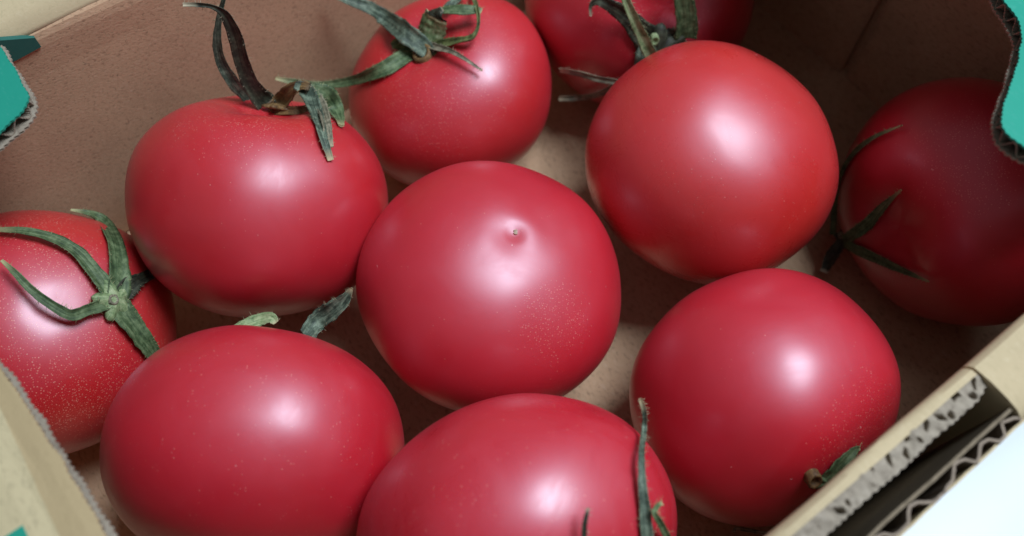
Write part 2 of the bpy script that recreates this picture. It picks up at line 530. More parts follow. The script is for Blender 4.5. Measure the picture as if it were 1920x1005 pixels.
def lid(chain, u_back, z, th, mat, seed, tilt, crease=None):
    edge = smooth_poly(chain, None)
    n = len(edge)
    nrm = []
    for i in range(n):
        d = (edge[min(i + 1, n - 1)] - edge[max(i - 1, 0)]).normalized()
        nrm.append(Vector((-d.y, d.x)))
    inw = 1 if u_back > edge[0].x else -1
    # make the normals point into the board
    if sum(v.x for v in nrm) * inw < 0:
        nrm = [-v for v in nrm]
    arc = [0.0]
    for i in range(1, n):
        arc.append(arc[-1] + (edge[i] - edge[i - 1]).length)
    def zz(u, base):
        return base + tilt * (u - u_back)
    def sheet(name, z0, z1, m, parent, scal, off):
        V, F = [], []
        cols = 14
        for i in range(n):
            s = scal * (0.5 + 0.5 * math.sin(2 * math.pi * arc[i] / 0.0016)) + 0.0006 * noise.noise(Vector((arc[i] * 170, seed, off * 7)))
            e = edge[i] + nrm[i] * (s + off * 0.0003)
            for side in (0, 1):
                for c in range(cols + 1):
                    f = (c / cols) ** 1.6
                    u = e.x + (u_back - e.x) * f
                    v = e.y
                    wob = 0.0005 * noise.noise(Vector((u * 40, v * 40, seed))) * min(1, c / 3)
                    cz = 0.0
                    if crease is not None:
                        du = (u - crease) * inw
                        cz = -0.0007 * math.exp(-(du / 0.003) ** 2) * (1 if off == 0 else 0.3) - max(0, du) * 0.05
                    V.append((u, v, zz(u, z1 if side == 0 else z0) + wob + cz))
        w = 2 * (cols + 1)
        for i in range(n - 1):
            for side in (0, 1):
                for c in range(cols):
                    a = i * w + side * (cols + 1) + c
                    F.append((a, a + 1, a + w + 1, a + w))
            a = i * w
            b = i * w + cols + 1
            F.append((a, b, b + w, a + w))
        for i in (0, n - 1):
            for c in range(cols):
                a = i * w + c
                F.append((a, a + 1, a + 1 + cols + 1, a + cols + 1))
        return mesh_obj(name, V, F, m, parent)
    top = sheet('lid_flap', z + th - 0.0006, z + th, mat, box, 0.0003, 0)
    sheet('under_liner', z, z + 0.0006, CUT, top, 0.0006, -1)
    # corrugated medium along the cut edge
    V, F = [], []
    m = n * 2
    for i in range(m):
        k = min(n - 1, i // 2)
        e = edge[k] + nrm[k] * 0.0006
        e2 = edge[k] + nrm[k] * 0.004
        ph = arc[k] / 0.0052 * 2 * math.pi + 2.0 * noise.noise(Vector((arc[k] * 90, seed, 1)))
        if i % 2:
            k2 = min(n - 1, k + 1)
            e = (edge[k] + edge[k2]) / 2 + nrm[k] * 0.0006
            e2 = (edge[k] + edge[k2]) / 2 + nrm[k] * 0.004
        w = 0.5 + 0.5 * math.sin(ph)
        zc = z + 0.0007 + (th - 0.0016) * w
        V += [(e.x, e.y, zz(e.x, zc) + 0.00025), (e.x, e.y, zz(e.x, zc) - 0.00025), (e2.x, e2.y, zz(e2.x, zc) - 0.0002), (e2.x, e2.y, zz(e2.x, zc) + 0.0002)]
    for i in range(m - 1):
        a = 4 * i
        for j in range(4):
            b = a + (j + 1) % 4
            F.append((a + j, b, b + 4, a + j + 4))
    mesh_obj('flute_edge', V, F, CUT, top)
    return top

GREEN_R = lid_mat('lid_green_print', [(0.05, 0.20, -0.12, 0.12, 0.0)], (0.52, 0.43, 0.25))
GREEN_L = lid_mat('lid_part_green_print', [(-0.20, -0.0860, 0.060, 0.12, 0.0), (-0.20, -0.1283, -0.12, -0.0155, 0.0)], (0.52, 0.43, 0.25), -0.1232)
right_chain = [(0.0890, -0.1000), (0.0836, -0.0835), (0.0818, -0.0772), (0.0811, -0.0739), (0.0816, -0.0712), (0.0840, -0.0685), (0.0879, -0.0661), (0.0937, -0.0637), (0.1016, -0.0604),
               (0.1087, -0.0572), (0.1153, -0.0534), (0.1197, -0.0482), (0.1216, -0.0436), (0.1257, -0.0388), (0.1270, -0.030), (0.1230, -0.020), (0.1150, -0.012), (0.1110, -0.003), (0.1100, 0.030), (0.1100, 0.1090)]
left_chain = [(-0.0882, 0.1090), (-0.0880, 0.0960), (-0.0880, 0.0865), (-0.0890, 0.0825), (-0.0925, 0.0795), (-0.1000, 0.0767), (-0.1150, 0.0710), (-0.1270, 0.0630),
              (-0.1310, 0.0510), (-0.1290, 0.0370), (-0.1235, 0.0280), (-0.1203, 0.0200), (-0.1170, -0.0120), (-0.1158, -0.030), (-0.1155, -0.060), (-0.1155, -0.1000)]
lid_r = lid(right_chain, U1 + 0.002, 0.0985, 0.0045, GREEN_R, 3, -0.17)
lid_r['label'] = 'lid flap with bright green print, over the shaded end of the box'
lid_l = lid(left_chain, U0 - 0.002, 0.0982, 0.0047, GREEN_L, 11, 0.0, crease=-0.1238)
lid_l['label'] = 'cream lid flap with green printed tab, at the lit end of the box'

# dark green printed mark on the far wall next to the lid tab
def print_mat():
    m, nt, N, L, P = new_mat('dark_green_ink')
    co = N.new('ShaderNodeTexCoord').outputs['Object']
    n = tex_noise(N, L, co, 700, 4, 0.6)
    L.new(mix(N, L, n, (0.010, 0.095, 0.075), (0.022, 0.13, 0.10)), P.inputs['Base Color'])
    P.inputs['Roughness'].default_value = 0.65
    return m

# ------------------------------------------------------------------ tomatoes
TOM = {
 'A': {'loc': [-0.07905,0.0192,0.04411],'axis': [0.1242,0.675,0.7273],'R': 0.03978,'asp': 0.8699,'lobe': 0.018,'n': 5,'ph0': 0.4,'dep': 0.2,'sq': 2.15,'low': 0.006},
 'B': {'loc': [-0.02227,0.07504,0.03058],'axis': [-0.2875,-0.0206,0.9576],'R': 0.03719,'asp': 0.7944,'lobe': 0.02,'n': 5,'ph0': 1.1,'dep': 0.17,'sq': 2.1,'low': 0.0},
 'C': {'loc': [-0.00607,-0.00791,0.04104],'axis': [-0.2349,-0.0552,-0.9705],'R': 0.04019,'asp': 0.7687,'lobe': 0.012,'n': 5,'ph0': 2.0,'dep': 0.12,'sq': 2.1,'low': 0.01},
 'D': {'loc': [0.06357,0.03361,0.04606],'axis': [-0.2562,-0.0843,-0.9629],'R': 0.04002,'asp': 0.8503,'lobe': 0.008,'n': 4,'ph0': 0.3,'dep': 0.12,'sq': 2.1,'low': 0.012},
 'E': {'loc': [0.0711,-0.04279,0.03908],'axis': [0.5025,-0.855,0.1284],'R': 0.03698,'asp': 0.9338,'lobe': 0.02,'n': 5,'ph0': 0.9,'dep': 0.15,'sq': 2.1,'low': 0.002},
 'F': {'loc': [-0.06963,-0.05907,0.04206],'axis': [0.1009,0.9931,-0.0601],'R': 0.03999,'asp': 0.7957,'lobe': 0.012,'n': 5,'ph0': 2.6,'dep': 0.15,'sq': 2.15,'low': 0.002},
 'H': {'loc': [0.00139,-0.08188,0.05305],'axis': [0.2519,-0.9649,0.0738],'R': 0.03934,'asp': 0.7848,'lobe': 0.015,'n': 5,'ph0': 1.5,'dep': 0.15,'sq': 2.15,'low': 0.014},
 'G': {'loc': [-0.14232,-0.02088,0.03476],'axis': [0.5012,-0.132,0.8552],'R': 0.03758,'asp': 0.8875,'lobe': 0.012,'n': 5,'ph0': 0.2,'dep': 0.02,'sq': 2.05,'low': 0.0},
 'T': {'loc': [0.04763,0.11304,0.0418],'axis': [0.15,-0.8007,0.58],'R': 0.0422,'asp': 0.9103,'lobe': 0.02,'n': 5,'ph0': 0.6,'dep': 0.16,'sq': 2.1,'low': 0.0},
 'R': {'loc': [0.14312,0.02077,0.04031],'axis': [-0.9099,-0.3899,0.1417],'R': 0.04045,'asp': 0.7109,'lobe': 0.012,'n': 5,'ph0': 0.6,'dep': 0.15,'sq': 2.1,'low': 0.0},
}
CAL = {
 'A': {'sepals': [('dark',0.25,[[-0.07527,0.04492,0.05968,0.00479,0.313,-0.303,0.9,0],[-0.07784,0.04623,0.06014,0.00705,0.296,-0.303,0.906,0],[-0.07957,0.04609,0.06977,0.00501,0.239,-0.441,0.865,5],[-0.07988,0.04765,0.07823,0.00448,0.241,-0.463,0.853,10],[-0.07956,0.04946,0.08586,0.00427,0.244,-0.483,0.841,15],[-0.08035,0.05113,0.09297,0.003,0.248,-0.503,0.828,25],[-0.0832,0.05159,0.09594,0.00134,0.251,-0.512,0.822,30],[-0.08731,0.05145,0.09688,0.00118,0.254,-0.516,0.818,20],[-0.09108,0.05104,0.09728,0.00102,0.257,-0.518,0.816,0]]),('blue',0.2,[[-0.07791,0.04667,0.05826,0.00256,0.3,-0.303,0.905,0],[-0.08267,0.04755,0.05982,0.00319,0.269,-0.31,0.912,0],[-0.0849,0.04696,0.06874,0.00374,0.233,-0.446,0.864,10],[-0.08692,0.04919,0.07578,0.00322,0.237,-0.467,0.852,10],[-0.0864,0.05185,0.08263,0.00258,0.244,-0.486,0.839,10],[-0.08432,0.0542,0.08879,0.00165,0.248,-0.502,0.829,0],[-0.08163,0.05593,0.09424,0.00119,0.251,-0.516,0.819,0],[-0.07992,0.05724,0.09792,0.00074,0.252,-0.526,0.812,0]]),('brown',0.3,[[-0.07625,0.04421,0.06005,0.0035,0.305,-0.303,0.903,0],[-0.07327,0.04639,0.05968,0.00547,0.325,-0.304,0.895,0],[-0.06847,0.04617,0.06541,0.00509,0.26,-0.429,0.865,15],[-0.06444,0.0461,0.06852,0.0035,0.262,-0.437,0.86,25],[-0.06189,0.04554,0.06869,0.00319,0.265,-0.439,0.859,20]]),('blue',0.25,[[-0.0664,0.04616,0.06919,0.00222,0.259,-0.438,0.861,0],[-0.06288,0.04498,0.06762,0.00479,0.266,-0.435,0.86,0],[-0.05855,0.03518,0.06977,0.00402,0.369,-0.361,0.857,0],[-0.05409,0.02298,0.07496,0.0025,0.355,-0.423,0.833,0],[-0.05164,0.01631,0.07239,0.00174,0.356,-0.451,0.818,0]]),('dry',0.25,[[-0.06279,0.04576,0.06843,0.00223,0.264,-0.438,0.859,0],[-0.0596,0.04363,0.0647,0.00353,0.276,-0.431,0.859,0],[-0.05435,0.02949,0.0726,0.00287,0.368,-0.395,0.842,0],[-0.05187,0.01992,0.0738,0.0019,0.36,-0.436,0.825,0]]),('green',0.15,[[-0.06109,0.04704,0.06714,0.00287,0.266,-0.441,0.857,0],[-0.05768,0.04646,0.06429,0.0061,0.273,-0.44,0.856,0],[-0.05565,0.04473,0.05939,0.00517,0.285,-0.434,0.855,0],[-0.05165,0.03389,0.06523,0.00185,0.389,-0.39,0.834,0]]),('brown',0.2,[[-0.07447,0.04355,0.06008,0.00318,0.317,-0.304,0.899,0],[-0.06638,0.04238,0.06185,0.00253,0.356,-0.325,0.876,0],[-0.06149,0.04804,0.05652,0.00228,0.385,-0.328,0.863,0],[-0.05405,0.04547,0.05845,0.00194,0.285,-0.438,0.853,0]])],'disc': [-0.07371,0.04446,0.06026,0.166,0.847,0.505,0.00437,'brown'],'stub': None},
 'B': {'sepals': [('blue',0.22,[[-0.0271,0.07046,0.05525,0.00478,-0.078,-0.391,0.917,0],[-0.03129,0.07448,0.05646,0.00657,-0.192,-0.267,0.944,0],[-0.0365,0.07749,0.05926,0.00661,-0.293,-0.184,0.938,5],[-0.0442,0.0897,0.05258,0.00547,-0.212,-0.286,0.934,5],[-0.04956,0.09047,0.05656,0.00436,-0.217,-0.308,0.926,0],[-0.05638,0.09098,0.05972,0.00307,-0.223,-0.336,0.915,0],[-0.06167,0.09053,0.06209,0.00144,-0.226,-0.356,0.907,0]]),('green',0.2,[[-0.03072,0.07359,0.05279,0.0031,-0.167,-0.351,0.922,0],[-0.03459,0.07255,0.05317,0.00516,-0.246,-0.368,0.897,0],[-0.03926,0.06821,0.05387,0.00546,-0.304,-0.445,0.842,8],[-0.04553,0.0656,0.05239,0.00446,-0.398,-0.482,0.781,10],[-0.05529,0.06878,0.04429,0.00322,-0.617,-0.437,0.654,5],[-0.06688,0.06895,0.04184,0.00255,-0.311,-0.513,0.8,0],[-0.07505,0.06738,0.04568,0.00198,-0.291,-0.515,0.806,0],[-0.08047,0.06655,0.04831,0.00108,-0.278,-0.515,0.811,0]]),('pale',-0.18,[[-0.02832,0.07456,0.0538,0.00791,-0.112,-0.319,0.941,0],[-0.02767,0.07733,0.05643,0.00966,-0.096,-0.231,0.968,0],[-0.02687,0.07898,0.06017,0.00967,-0.075,-0.164,0.984,0],[-0.02594,0.0802,0.0633,0.00969,-0.055,-0.11,0.992,10]]),('dark',-0.2,[[-0.02595,0.08005,0.0632,0.00865,-0.055,-0.114,0.992,0],[-0.0252,0.08101,0.06415,0.00797,-0.038,-0.088,0.995,30],[-0.02325,0.08219,0.06487,0.0052,0.005,-0.066,0.998,50]]),('green',0.12,[[-0.0254,0.08165,0.06421,0.00139,-0.042,-0.075,0.996,0],[-0.02136,0.08034,0.06577,0.00345,0.044,-0.099,0.994,0],[-0.01604,0.07951,0.06662,0.00395,0.149,-0.132,0.98,0],[-0.01172,0.08011,0.06601,0.00309,0.228,-0.143,0.963,0],[-0.00998,0.07981,0.0656,0.00171,0.258,-0.157,0.953,0]]),('blue',0.1,[[-0.02211,0.08444,0.06237,0.00277,0.036,-0.082,0.996,0],[-0.01968,0.08689,0.06256,0.00296,0.086,-0.038,0.996,0],[-0.01708,0.09206,0.0606,0.00318,0.143,0.061,0.988,0]]),('olive',0.3,[[-0.02775,0.07415,0.05399,0.00447,-0.097,-0.328,0.94,0],[-0.02273,0.07305,0.05776,0.0034,0.024,-0.335,0.942,0],[-0.01747,0.07092,0.06157,0.00252,0.123,-0.361,0.924,10],[-0.01314,0.06981,0.06399,0.00251,0.192,-0.357,0.914,40],[-0.01106,0.07232,0.06544,0.00152,0.23,-0.296,0.927,60],[-0.01077,0.07713,0.06643,0.00136,0.241,-0.195,0.951,60],[-0.01196,0.08289,0.06582,0.00156,0.228,-0.082,0.97,30],[-0.014,0.09609,0.05837,0.00145,0.115,-0.219,0.969,0]]),('dry',0.3,[[-0.02869,0.07469,0.05571,0.00241,-0.127,-0.28,0.952,0],[-0.02325,0.07005,0.05876,0.00238,0.009,-0.368,0.93,0],[-0.01904,0.06583,0.06168,0.0015,0.09,-0.435,0.896,0],[-0.0146,0.06232,0.0621,0.00116,0.159,-0.487,0.859,0],[-0.01099,0.06015,0.06104,0.00066,0.211,-0.52,0.828,0],[-0.0096,0.05892,0.06094,0.0005,0.23,-0.532,0.815,0]]),('olive',0.3,[[-0.03075,0.07505,0.05326,0.00414,-0.171,-0.311,0.935,0],[-0.03522,0.07574,0.05406,0.00518,-0.264,-0.291,0.919,0],[-0.03879,0.07587,0.05442,0.00415,-0.325,-0.292,0.9,0],[-0.04065,0.07549,0.05381,0.00207,-0.352,-0.31,0.883,0]])],'disc': [-0.02888,0.07398,0.05341,-0.288,-0.023,0.957,0.00615,'olive'],'stub': [-0.03006,0.07172,0.05487,-0.347,-0.051,0.936,0.00398,'brown']},
 'G': {'sepals': [('green',0.2,[[-0.11286,-0.01898,0.05506,0.00403,0.784,-0.014,0.621,0],[-0.11484,-0.01678,0.05749,0.00482,0.736,0.04,0.676,0],[-0.11754,-0.01343,0.05989,0.00427,0.672,0.122,0.73,0],[-0.1233,-0.00763,0.06274,0.00374,0.537,0.263,0.801,0],[-0.13008,-0.00491,0.06557,0.00319,0.372,0.333,0.866,0],[-0.13653,-0.00427,0.06778,0.00265,0.212,0.353,0.912,0],[-0.14349,-0.00459,0.06893,0.00158,0.039,0.351,0.936,0]]),('green',0.25,[[-0.1129,-0.02001,0.05513,0.00295,0.782,-0.038,0.622,0],[-0.11463,-0.02236,0.05777,0.00371,0.735,-0.088,0.672,0],[-0.11668,-0.02458,0.06019,0.00314,0.682,-0.135,0.719,10],[-0.1191,-0.02734,0.06284,0.0031,0.614,-0.193,0.765,15],[-0.12211,-0.02663,0.06582,0.00256,0.536,-0.169,0.827,10],[-0.12711,-0.0235,0.06956,0.00216,0.408,-0.089,0.908,5],[-0.13195,-0.01919,0.07171,0.00166,0.291,0.014,0.957,0],[-0.13605,-0.01576,0.07247,0.00077,0.194,0.095,0.976,0]]),('green',0.15,[[-0.11263,-0.01919,0.05479,0.00592,0.789,-0.019,0.614,0],[-0.11269,-0.01549,0.05479,0.00678,0.787,0.07,0.612,0],[-0.1142,-0.00864,0.05482,0.00604,0.754,0.233,0.615,0],[-0.11852,0.00111,0.05317,0.00536,0.661,0.473,0.583,0],[-0.12772,0.01188,0.04573,0.00414,0.334,0.208,0.919,0],[-0.1311,0.01302,0.04868,0.00235,0.266,0.206,0.942,0],[-0.13529,0.01272,0.05108,0.00073,0.196,0.197,0.961,0]]),('dark',0.2,[[-0.11245,-0.01895,0.05427,0.00404,0.795,-0.015,0.606,0],[-0.11128,-0.01428,0.05226,0.00576,0.824,0.097,0.558,0],[-0.11019,-0.00988,0.04891,0.00364,0.854,0.203,0.479,0],[-0.10967,-0.00425,0.04192,0.00319,0.883,0.343,0.32,0]]),('green',0.15,[[-0.1129,-0.01934,0.05512,0.00537,0.783,-0.022,0.622,0],[-0.11136,-0.02154,0.05338,0.007,0.814,-0.073,0.576,0],[-0.1087,-0.02506,0.04925,0.00653,0.868,-0.153,0.472,0],[-0.1065,-0.02852,0.04308,0.00526,0.917,-0.232,0.325,0],[-0.10568,-0.03092,0.03437,0.00484,0.948,-0.292,0.126,0]])],'disc': [-0.11317,-0.01912,0.05463,0.834,0.067,0.548,0.0061,'pale'],'stub': [-0.11228,-0.01999,0.05654,0.832,0.065,0.551,0.00168,'dry']},
 'T': {'sepals': [('dark',0.15,[[0.051,0.07701,0.05215,0.01042,-0.026,-0.87,0.492,0],[0.04398,0.0784,0.0573,0.00859,-0.122,-0.828,0.547,0],[0.03883,0.07941,0.0629,0.00611,-0.187,-0.779,0.598,5],[0.0331,0.0803,0.06723,0.00472,-0.253,-0.734,0.63,10],[0.02867,0.08148,0.06862,0.00304,-0.307,-0.707,0.637,10],[0.02587,0.08141,0.06682,0.00136,-0.342,-0.71,0.616,10],[0.02605,0.07967,0.06383,0.00068,-0.341,-0.738,0.583,0]]),('pale',0.25,[[0.04873,0.07182,0.05004,0.0042,-0.054,-0.9,0.433,0],[0.04534,0.07287,0.05618,0.00433,-0.095,-0.865,0.492,0],[0.04279,0.07426,0.06095,0.00378,-0.127,-0.831,0.541,0],[0.03991,0.07567,0.06602,0.0034,-0.163,-0.789,0.593,0],[0.03709,0.0774,0.07128,0.00286,-0.197,-0.738,0.645,0],[0.0348,0.07936,0.07567,0.00234,-0.222,-0.692,0.687,0]]),('dark',0.1,[[0.04954,0.07637,0.05181,0.01042,-0.047,-0.873,0.486,0],[0.05409,0.07765,0.05352,0.01076,0.023,-0.863,0.505,0],[0.05732,0.07856,0.05612,0.00867,0.077,-0.844,0.531,0]]),('green',0.15,[[0.05847,0.07782,0.05539,0.00764,0.092,-0.85,0.519,0],[0.05838,0.07927,0.05938,0.00726,0.103,-0.821,0.562,0],[0.05701,0.08116,0.06471,0.00705,0.097,-0.776,0.623,0],[0.05518,0.08278,0.07057,0.00647,0.073,-0.721,0.689,0],[0.05358,0.08312,0.0765,0.00605,0.046,-0.672,0.739,0]]),('dark',0.1,[[0.0487,0.07721,0.05297,0.00866,-0.059,-0.863,0.501,0],[0.05113,0.07474,0.05019,0.01047,-0.025,-0.888,0.459,0],[0.05278,0.07264,0.04585,0.01059,-0.003,-0.916,0.402,0]]),('blue',0.2,[[0.04752,0.07752,0.05366,0.00588,-0.075,-0.857,0.51,0],[0.04547,0.07398,0.05104,0.00696,-0.102,-0.881,0.463,0],[0.04452,0.07209,0.04784,0.00527,-0.115,-0.901,0.418,0],[0.04435,0.07127,0.04469,0.00283,-0.118,-0.917,0.38,0]]),('dry',0.3,[[0.04272,0.06924,0.04206,0.00144,-0.137,-0.936,0.325,0],[0.03692,0.0689,0.04387,0.00198,-0.213,-0.92,0.329,0],[0.03044,0.06961,0.04443,0.00217,-0.301,-0.899,0.318,0],[0.024,0.07143,0.04506,0.00219,-0.393,-0.865,0.31,0],[0.01705,0.07749,0.03996,0.0015,-0.523,-0.818,0.24,0]]),('dry',0.3,[[0.03969,0.06977,0.04424,0.00232,-0.177,-0.919,0.352,0],[0.03547,0.06933,0.04054,0.00254,-0.236,-0.928,0.288,0],[0.03053,0.07121,0.03448,0.00224,-0.318,-0.929,0.189,0],[0.02487,0.07789,0.02415,0.00215,-0.274,-0.816,0.508,0],[0.01738,0.0763,0.0258,0.00196,-0.312,-0.786,0.534,0]])],'disc': [0.05011,0.07678,0.05187,0.071,-0.964,0.256,0.00841,'dark'],'stub': [0.04777,0.07483,0.05759,0.032,-0.948,0.317,0.00164,'pale']},
 'R': {'sepals': [('green',0.2,[[0.11637,0.02234,0.01486,0.00286,-0.69,-0.502,0.521,0],[0.11415,0.0171,0.028,0.00374,-0.922,-0.349,0.168,0],[0.11566,0.01632,0.03643,0.00397,-0.887,-0.344,0.307,0],[0.11712,0.01733,0.04475,0.00274,-0.834,-0.3,0.463,0],[0.11761,0.01639,0.05681,0.00046,-0.7,-0.291,0.652,0]]),('green',0.2,[[0.11671,0.02145,0.01453,0.00286,-0.684,-0.517,0.515,0],[0.11572,0.01372,0.0245,0.00411,-0.897,-0.431,0.101,0],[0.11861,0.00646,0.03137,0.00364,-0.8,-0.562,0.209,0],[0.12224,-0.00067,0.03739,0.0024,-0.672,-0.671,0.315,0],[0.12643,-0.00792,0.04347,0.00046,-0.533,-0.735,0.419,0]]),('green',0.2,[[0.11363,0.02479,0.01434,0.00216,-0.701,-0.462,0.543,0],[0.1136,0.03385,0.02114,0.00214,-0.715,-0.3,0.631,0],[0.11215,0.03711,0.03144,0.00226,-0.956,0.053,0.288,0],[0.11213,0.03844,0.0428,0.00219,-0.875,0.079,0.478,0],[0.11375,0.03684,0.05471,0.00162,-0.764,0.04,0.644,0],[0.11798,0.03382,0.06559,0.00046,-0.637,-0.02,0.771,0]]),('dark',0.2,[[0.11639,0.02202,0.01466,0.00358,-0.688,-0.507,0.519,0],[0.11354,0.0184,0.01027,0.00433,-0.656,-0.557,0.509,0],[0.11129,0.01403,0.00633,0.00254,-0.622,-0.599,0.505,0]])],'disc': [0.11614,0.02284,0.01473,-0.854,-0.467,0.23,0.00339,'dark'],'stub': [0.11509,0.02315,0.01725,-0.87,-0.426,0.249,0.00151,'dry']},
 'F': {'sepals': [('pale',0.25,[[-0.07489,-0.03374,0.06478,0.00232,0.132,0.192,0.972,0],[-0.07329,-0.02986,0.06027,0.00348,0.146,0.304,0.941,0],[-0.07046,-0.02721,0.05777,0.00384,0.15,-0.029,0.988,0],[-0.06665,-0.02658,0.05854,0.0033,0.18,-0.028,0.983,0],[-0.06511,-0.02786,0.05817,0.00165,0.192,-0.023,0.981,0]]),('blue',0.3,[[-0.05713,-0.03019,0.05459,0.00461,0.408,0.281,0.868,0],[-0.05471,-0.02537,0.05309,0.00583,0.281,-0.041,0.959,0],[-0.05039,-0.02383,0.05667,0.00554,0.291,-0.058,0.955,0],[-0.04657,-0.02182,0.05979,0.00386,0.296,-0.075,0.952,0],[-0.04409,-0.01923,0.06259,0.00069,0.292,-0.088,0.952,0]])],'disc': [-0.0668,-0.03122,0.04037,0.101,0.993,-0.06,0.008,'green'],'stub': None},
 'H': {'sepals': [('blue',0.3,[[0.02993,-0.09496,0.07408,0.00315,0.086,-0.186,0.979,0],[0.02902,-0.08815,0.08127,0.00288,0.069,-0.16,0.985,0],[0.02862,-0.08192,0.08403,0.00234,0.064,-0.143,0.988,0],[0.02827,-0.07647,0.08522,0.00181,0.064,-0.129,0.99,0],[0.02875,-0.07037,0.08417,0.00141,0.072,-0.11,0.991,0],[0.03124,-0.06242,0.07524,0.00126,0.015,-0.196,0.98,0],[0.03111,-0.05949,0.07845,0.00113,0.004,-0.202,0.979,0],[0.02989,-0.0569,0.08134,0.001,-0.002,-0.207,0.978,0]]),('green',0.3,[[0.03995,-0.09109,0.06001,0.00195,0.012,-0.213,0.977,0],[0.03482,-0.08741,0.07471,0.00185,0.098,-0.161,0.982,0],[0.03188,-0.08497,0.08227,0.00159,0.08,-0.151,0.985,0],[0.03037,-0.0835,0.08533,0.00113,0.073,-0.146,0.987,0],[0.0312,-0.082,0.08444,0.00102,0.076,-0.142,0.987,0],[0.03282,-0.0808,0.08226,0.00092,0.084,-0.139,0.987,0]]),('dark',0.3,[[0.01448,-0.09625,0.08633,0.00148,0.03,-0.18,0.983,0],[0.01459,-0.09154,0.09015,0.00126,0.027,-0.165,0.986,0],[0.0147,-0.08738,0.0936,0.00106,0.026,-0.154,0.988,0],[0.01549,-0.08412,0.09482,0.00053,0.027,-0.146,0.989,0]])],'disc': [0.00825,-0.10817,0.05506,0.252,-0.965,0.074,0.008,'green'],'stub': None},
 'E': {'sepals': [('green',0.2,[[0.0771,-0.07159,0.05965,0.00254,-0.061,-0.599,0.799,0],[0.07918,-0.07014,0.06201,0.0038,-0.024,-0.572,0.82,0],[0.08133,-0.06783,0.06452,0.00353,0.011,-0.531,0.847,0],[0.0845,-0.06498,0.06524,0.00202,0.057,-0.491,0.869,0],[0.08632,-0.06409,0.06436,0.00101,0.084,-0.485,0.871,0]]),('dark',0.2,[[0.08026,-0.07072,0.05867,0.00306,-0.009,-0.602,0.798,0],[0.08576,-0.0673,0.06003,0.00333,0.086,-0.557,0.826,0],[0.0904,-0.06384,0.06021,0.00154,0.16,-0.508,0.846,0]]),('dry',0.3,[[0.07662,-0.08068,0.03062,0.0011,-0.115,-0.625,0.772,0],[0.07145,-0.079,0.02893,0.00111,-0.154,-0.635,0.757,0],[0.06604,-0.07777,0.02747,0.00112,-0.2,-0.636,0.745,0],[0.06314,-0.07731,0.0273,0.00099,-0.223,-0.633,0.741,0],[0.06217,-0.07851,0.02759,0.0007,-0.227,-0.63,0.743,0]])],'disc': [0.07825,-0.07094,0.05972,0.209,-0.795,0.57,0.0032,'green'],'stub': [0.07422,-0.07178,0.06299,0.116,-0.797,0.593,0.00226,'brown']},
}

def axis_frame(a):
    z = Vector(a).normalized()
    h = Vector((1, 0, 0)) if abs(z.x) < 0.9 else Vector((0, 1, 0))
    x = h.cross(z).normalized()
    return Matrix((x, z.cross(x), z)).transposed()

def fruit_point(p, th, ph):
    s, c = math.sin(th), math.cos(th)
    k = (abs(s) ** p['sq'] + abs(c) ** p['sq']) ** (-1 / p['sq'])
    R = p['R']
    rho, z = R * s * k, R * p['asp'] * c * k
    q = rho / R
    if c > 0:
        # stem hollow with ribs running out of it
        z -= R * p['dep'] * math.exp(-(q / p.get('hollow', 0.30)) ** 2)
        z -= R * p.get('rib', 0.012) * math.exp(-((q - 0.33) / 0.20) ** 2) * (0.5 + 0.5 * math.cos(p['n'] * ph + p['ph0'] + 2.2))
    else:
        z += R * p.get('dimple', 0.0) * (0.35 * math.exp(-(q / 0.12) ** 2) + 0.6 * math.exp(-(q / 0.05) ** 2))
        z += R * p.get('pucker', 0.0) * math.exp(-((q - 0.10) / 0.10) ** 2) * math.cos(ph + p['ph0'])
    top = max(0.0, c)
    lob = 1 + p['lobe'] * math.cos(p['n'] * ph + p['ph0']) * (0.35 + 0.65 * top) + p['lobe'] * 0.6 * math.cos(2 * ph + 1.7 * p['ph0'])
    rho *= lob
    v = Vector((rho * math.cos(ph), rho * math.sin(ph), z))
    d = noise.noise(v * 34 + Vector((p['ph0'] * 9, p['R'] * 900, 0))) * 0.00105 + noise.noise(v * 75 + Vector((p['ph0'] * 5, 1, 7))) * 0.00022
    return v + v.normalized() * d

def make_fruit(p, mat, parent):
    M = axis_frame(p['axis'])
    NT, NP = 90, 132
    V = [M @ fruit_point(p, 0.0, 0.0)]
    for i in range(1, NT):
        th = math.pi * i / NT
        for j in range(NP):
            V.append(M @ fruit_point(p, th, 2 * math.pi * j / NP))
    V.append(M @ fruit_point(p, math.pi, 0.0))
    F = []
    for j in range(NP):
        F.append((0, 1 + j, 1 + (j + 1) % NP))
    for i in range(NT - 2):
        for j in range(NP):
            a = 1 + i * NP + j
            b = 1 + i * NP + (j + 1) % NP
            F.append((a, a + NP, b + NP, b))
    last = len(V) - 1
    base = 1 + (NT - 2) * NP
    for j in range(NP):
        F.append((base + j, last, base + (j + 1) % NP))
    o = mesh_obj('skin', V, F, mat, parent, True)
    o.location = Vector(p['loc']) - parent.location
    return o

def catmull(vals, t):
    n = len(vals) - 1
    x = min(max(t * n, 0), n - 1e-6)
    i = int(x)
    f = x - i
    p0, p1, p2, p3 = vals[max(i - 1, 0)], vals[i], vals[i + 1], vals[min(i + 2, n)]
    return 0.5 * ((2 * p1) + (p2 - p0) * f + (2 * p0 - 5 * p1 + 4 * p2 - p3) * f * f + (3 * p1 - p0 - 3 * p2 + p3) * f ** 3)

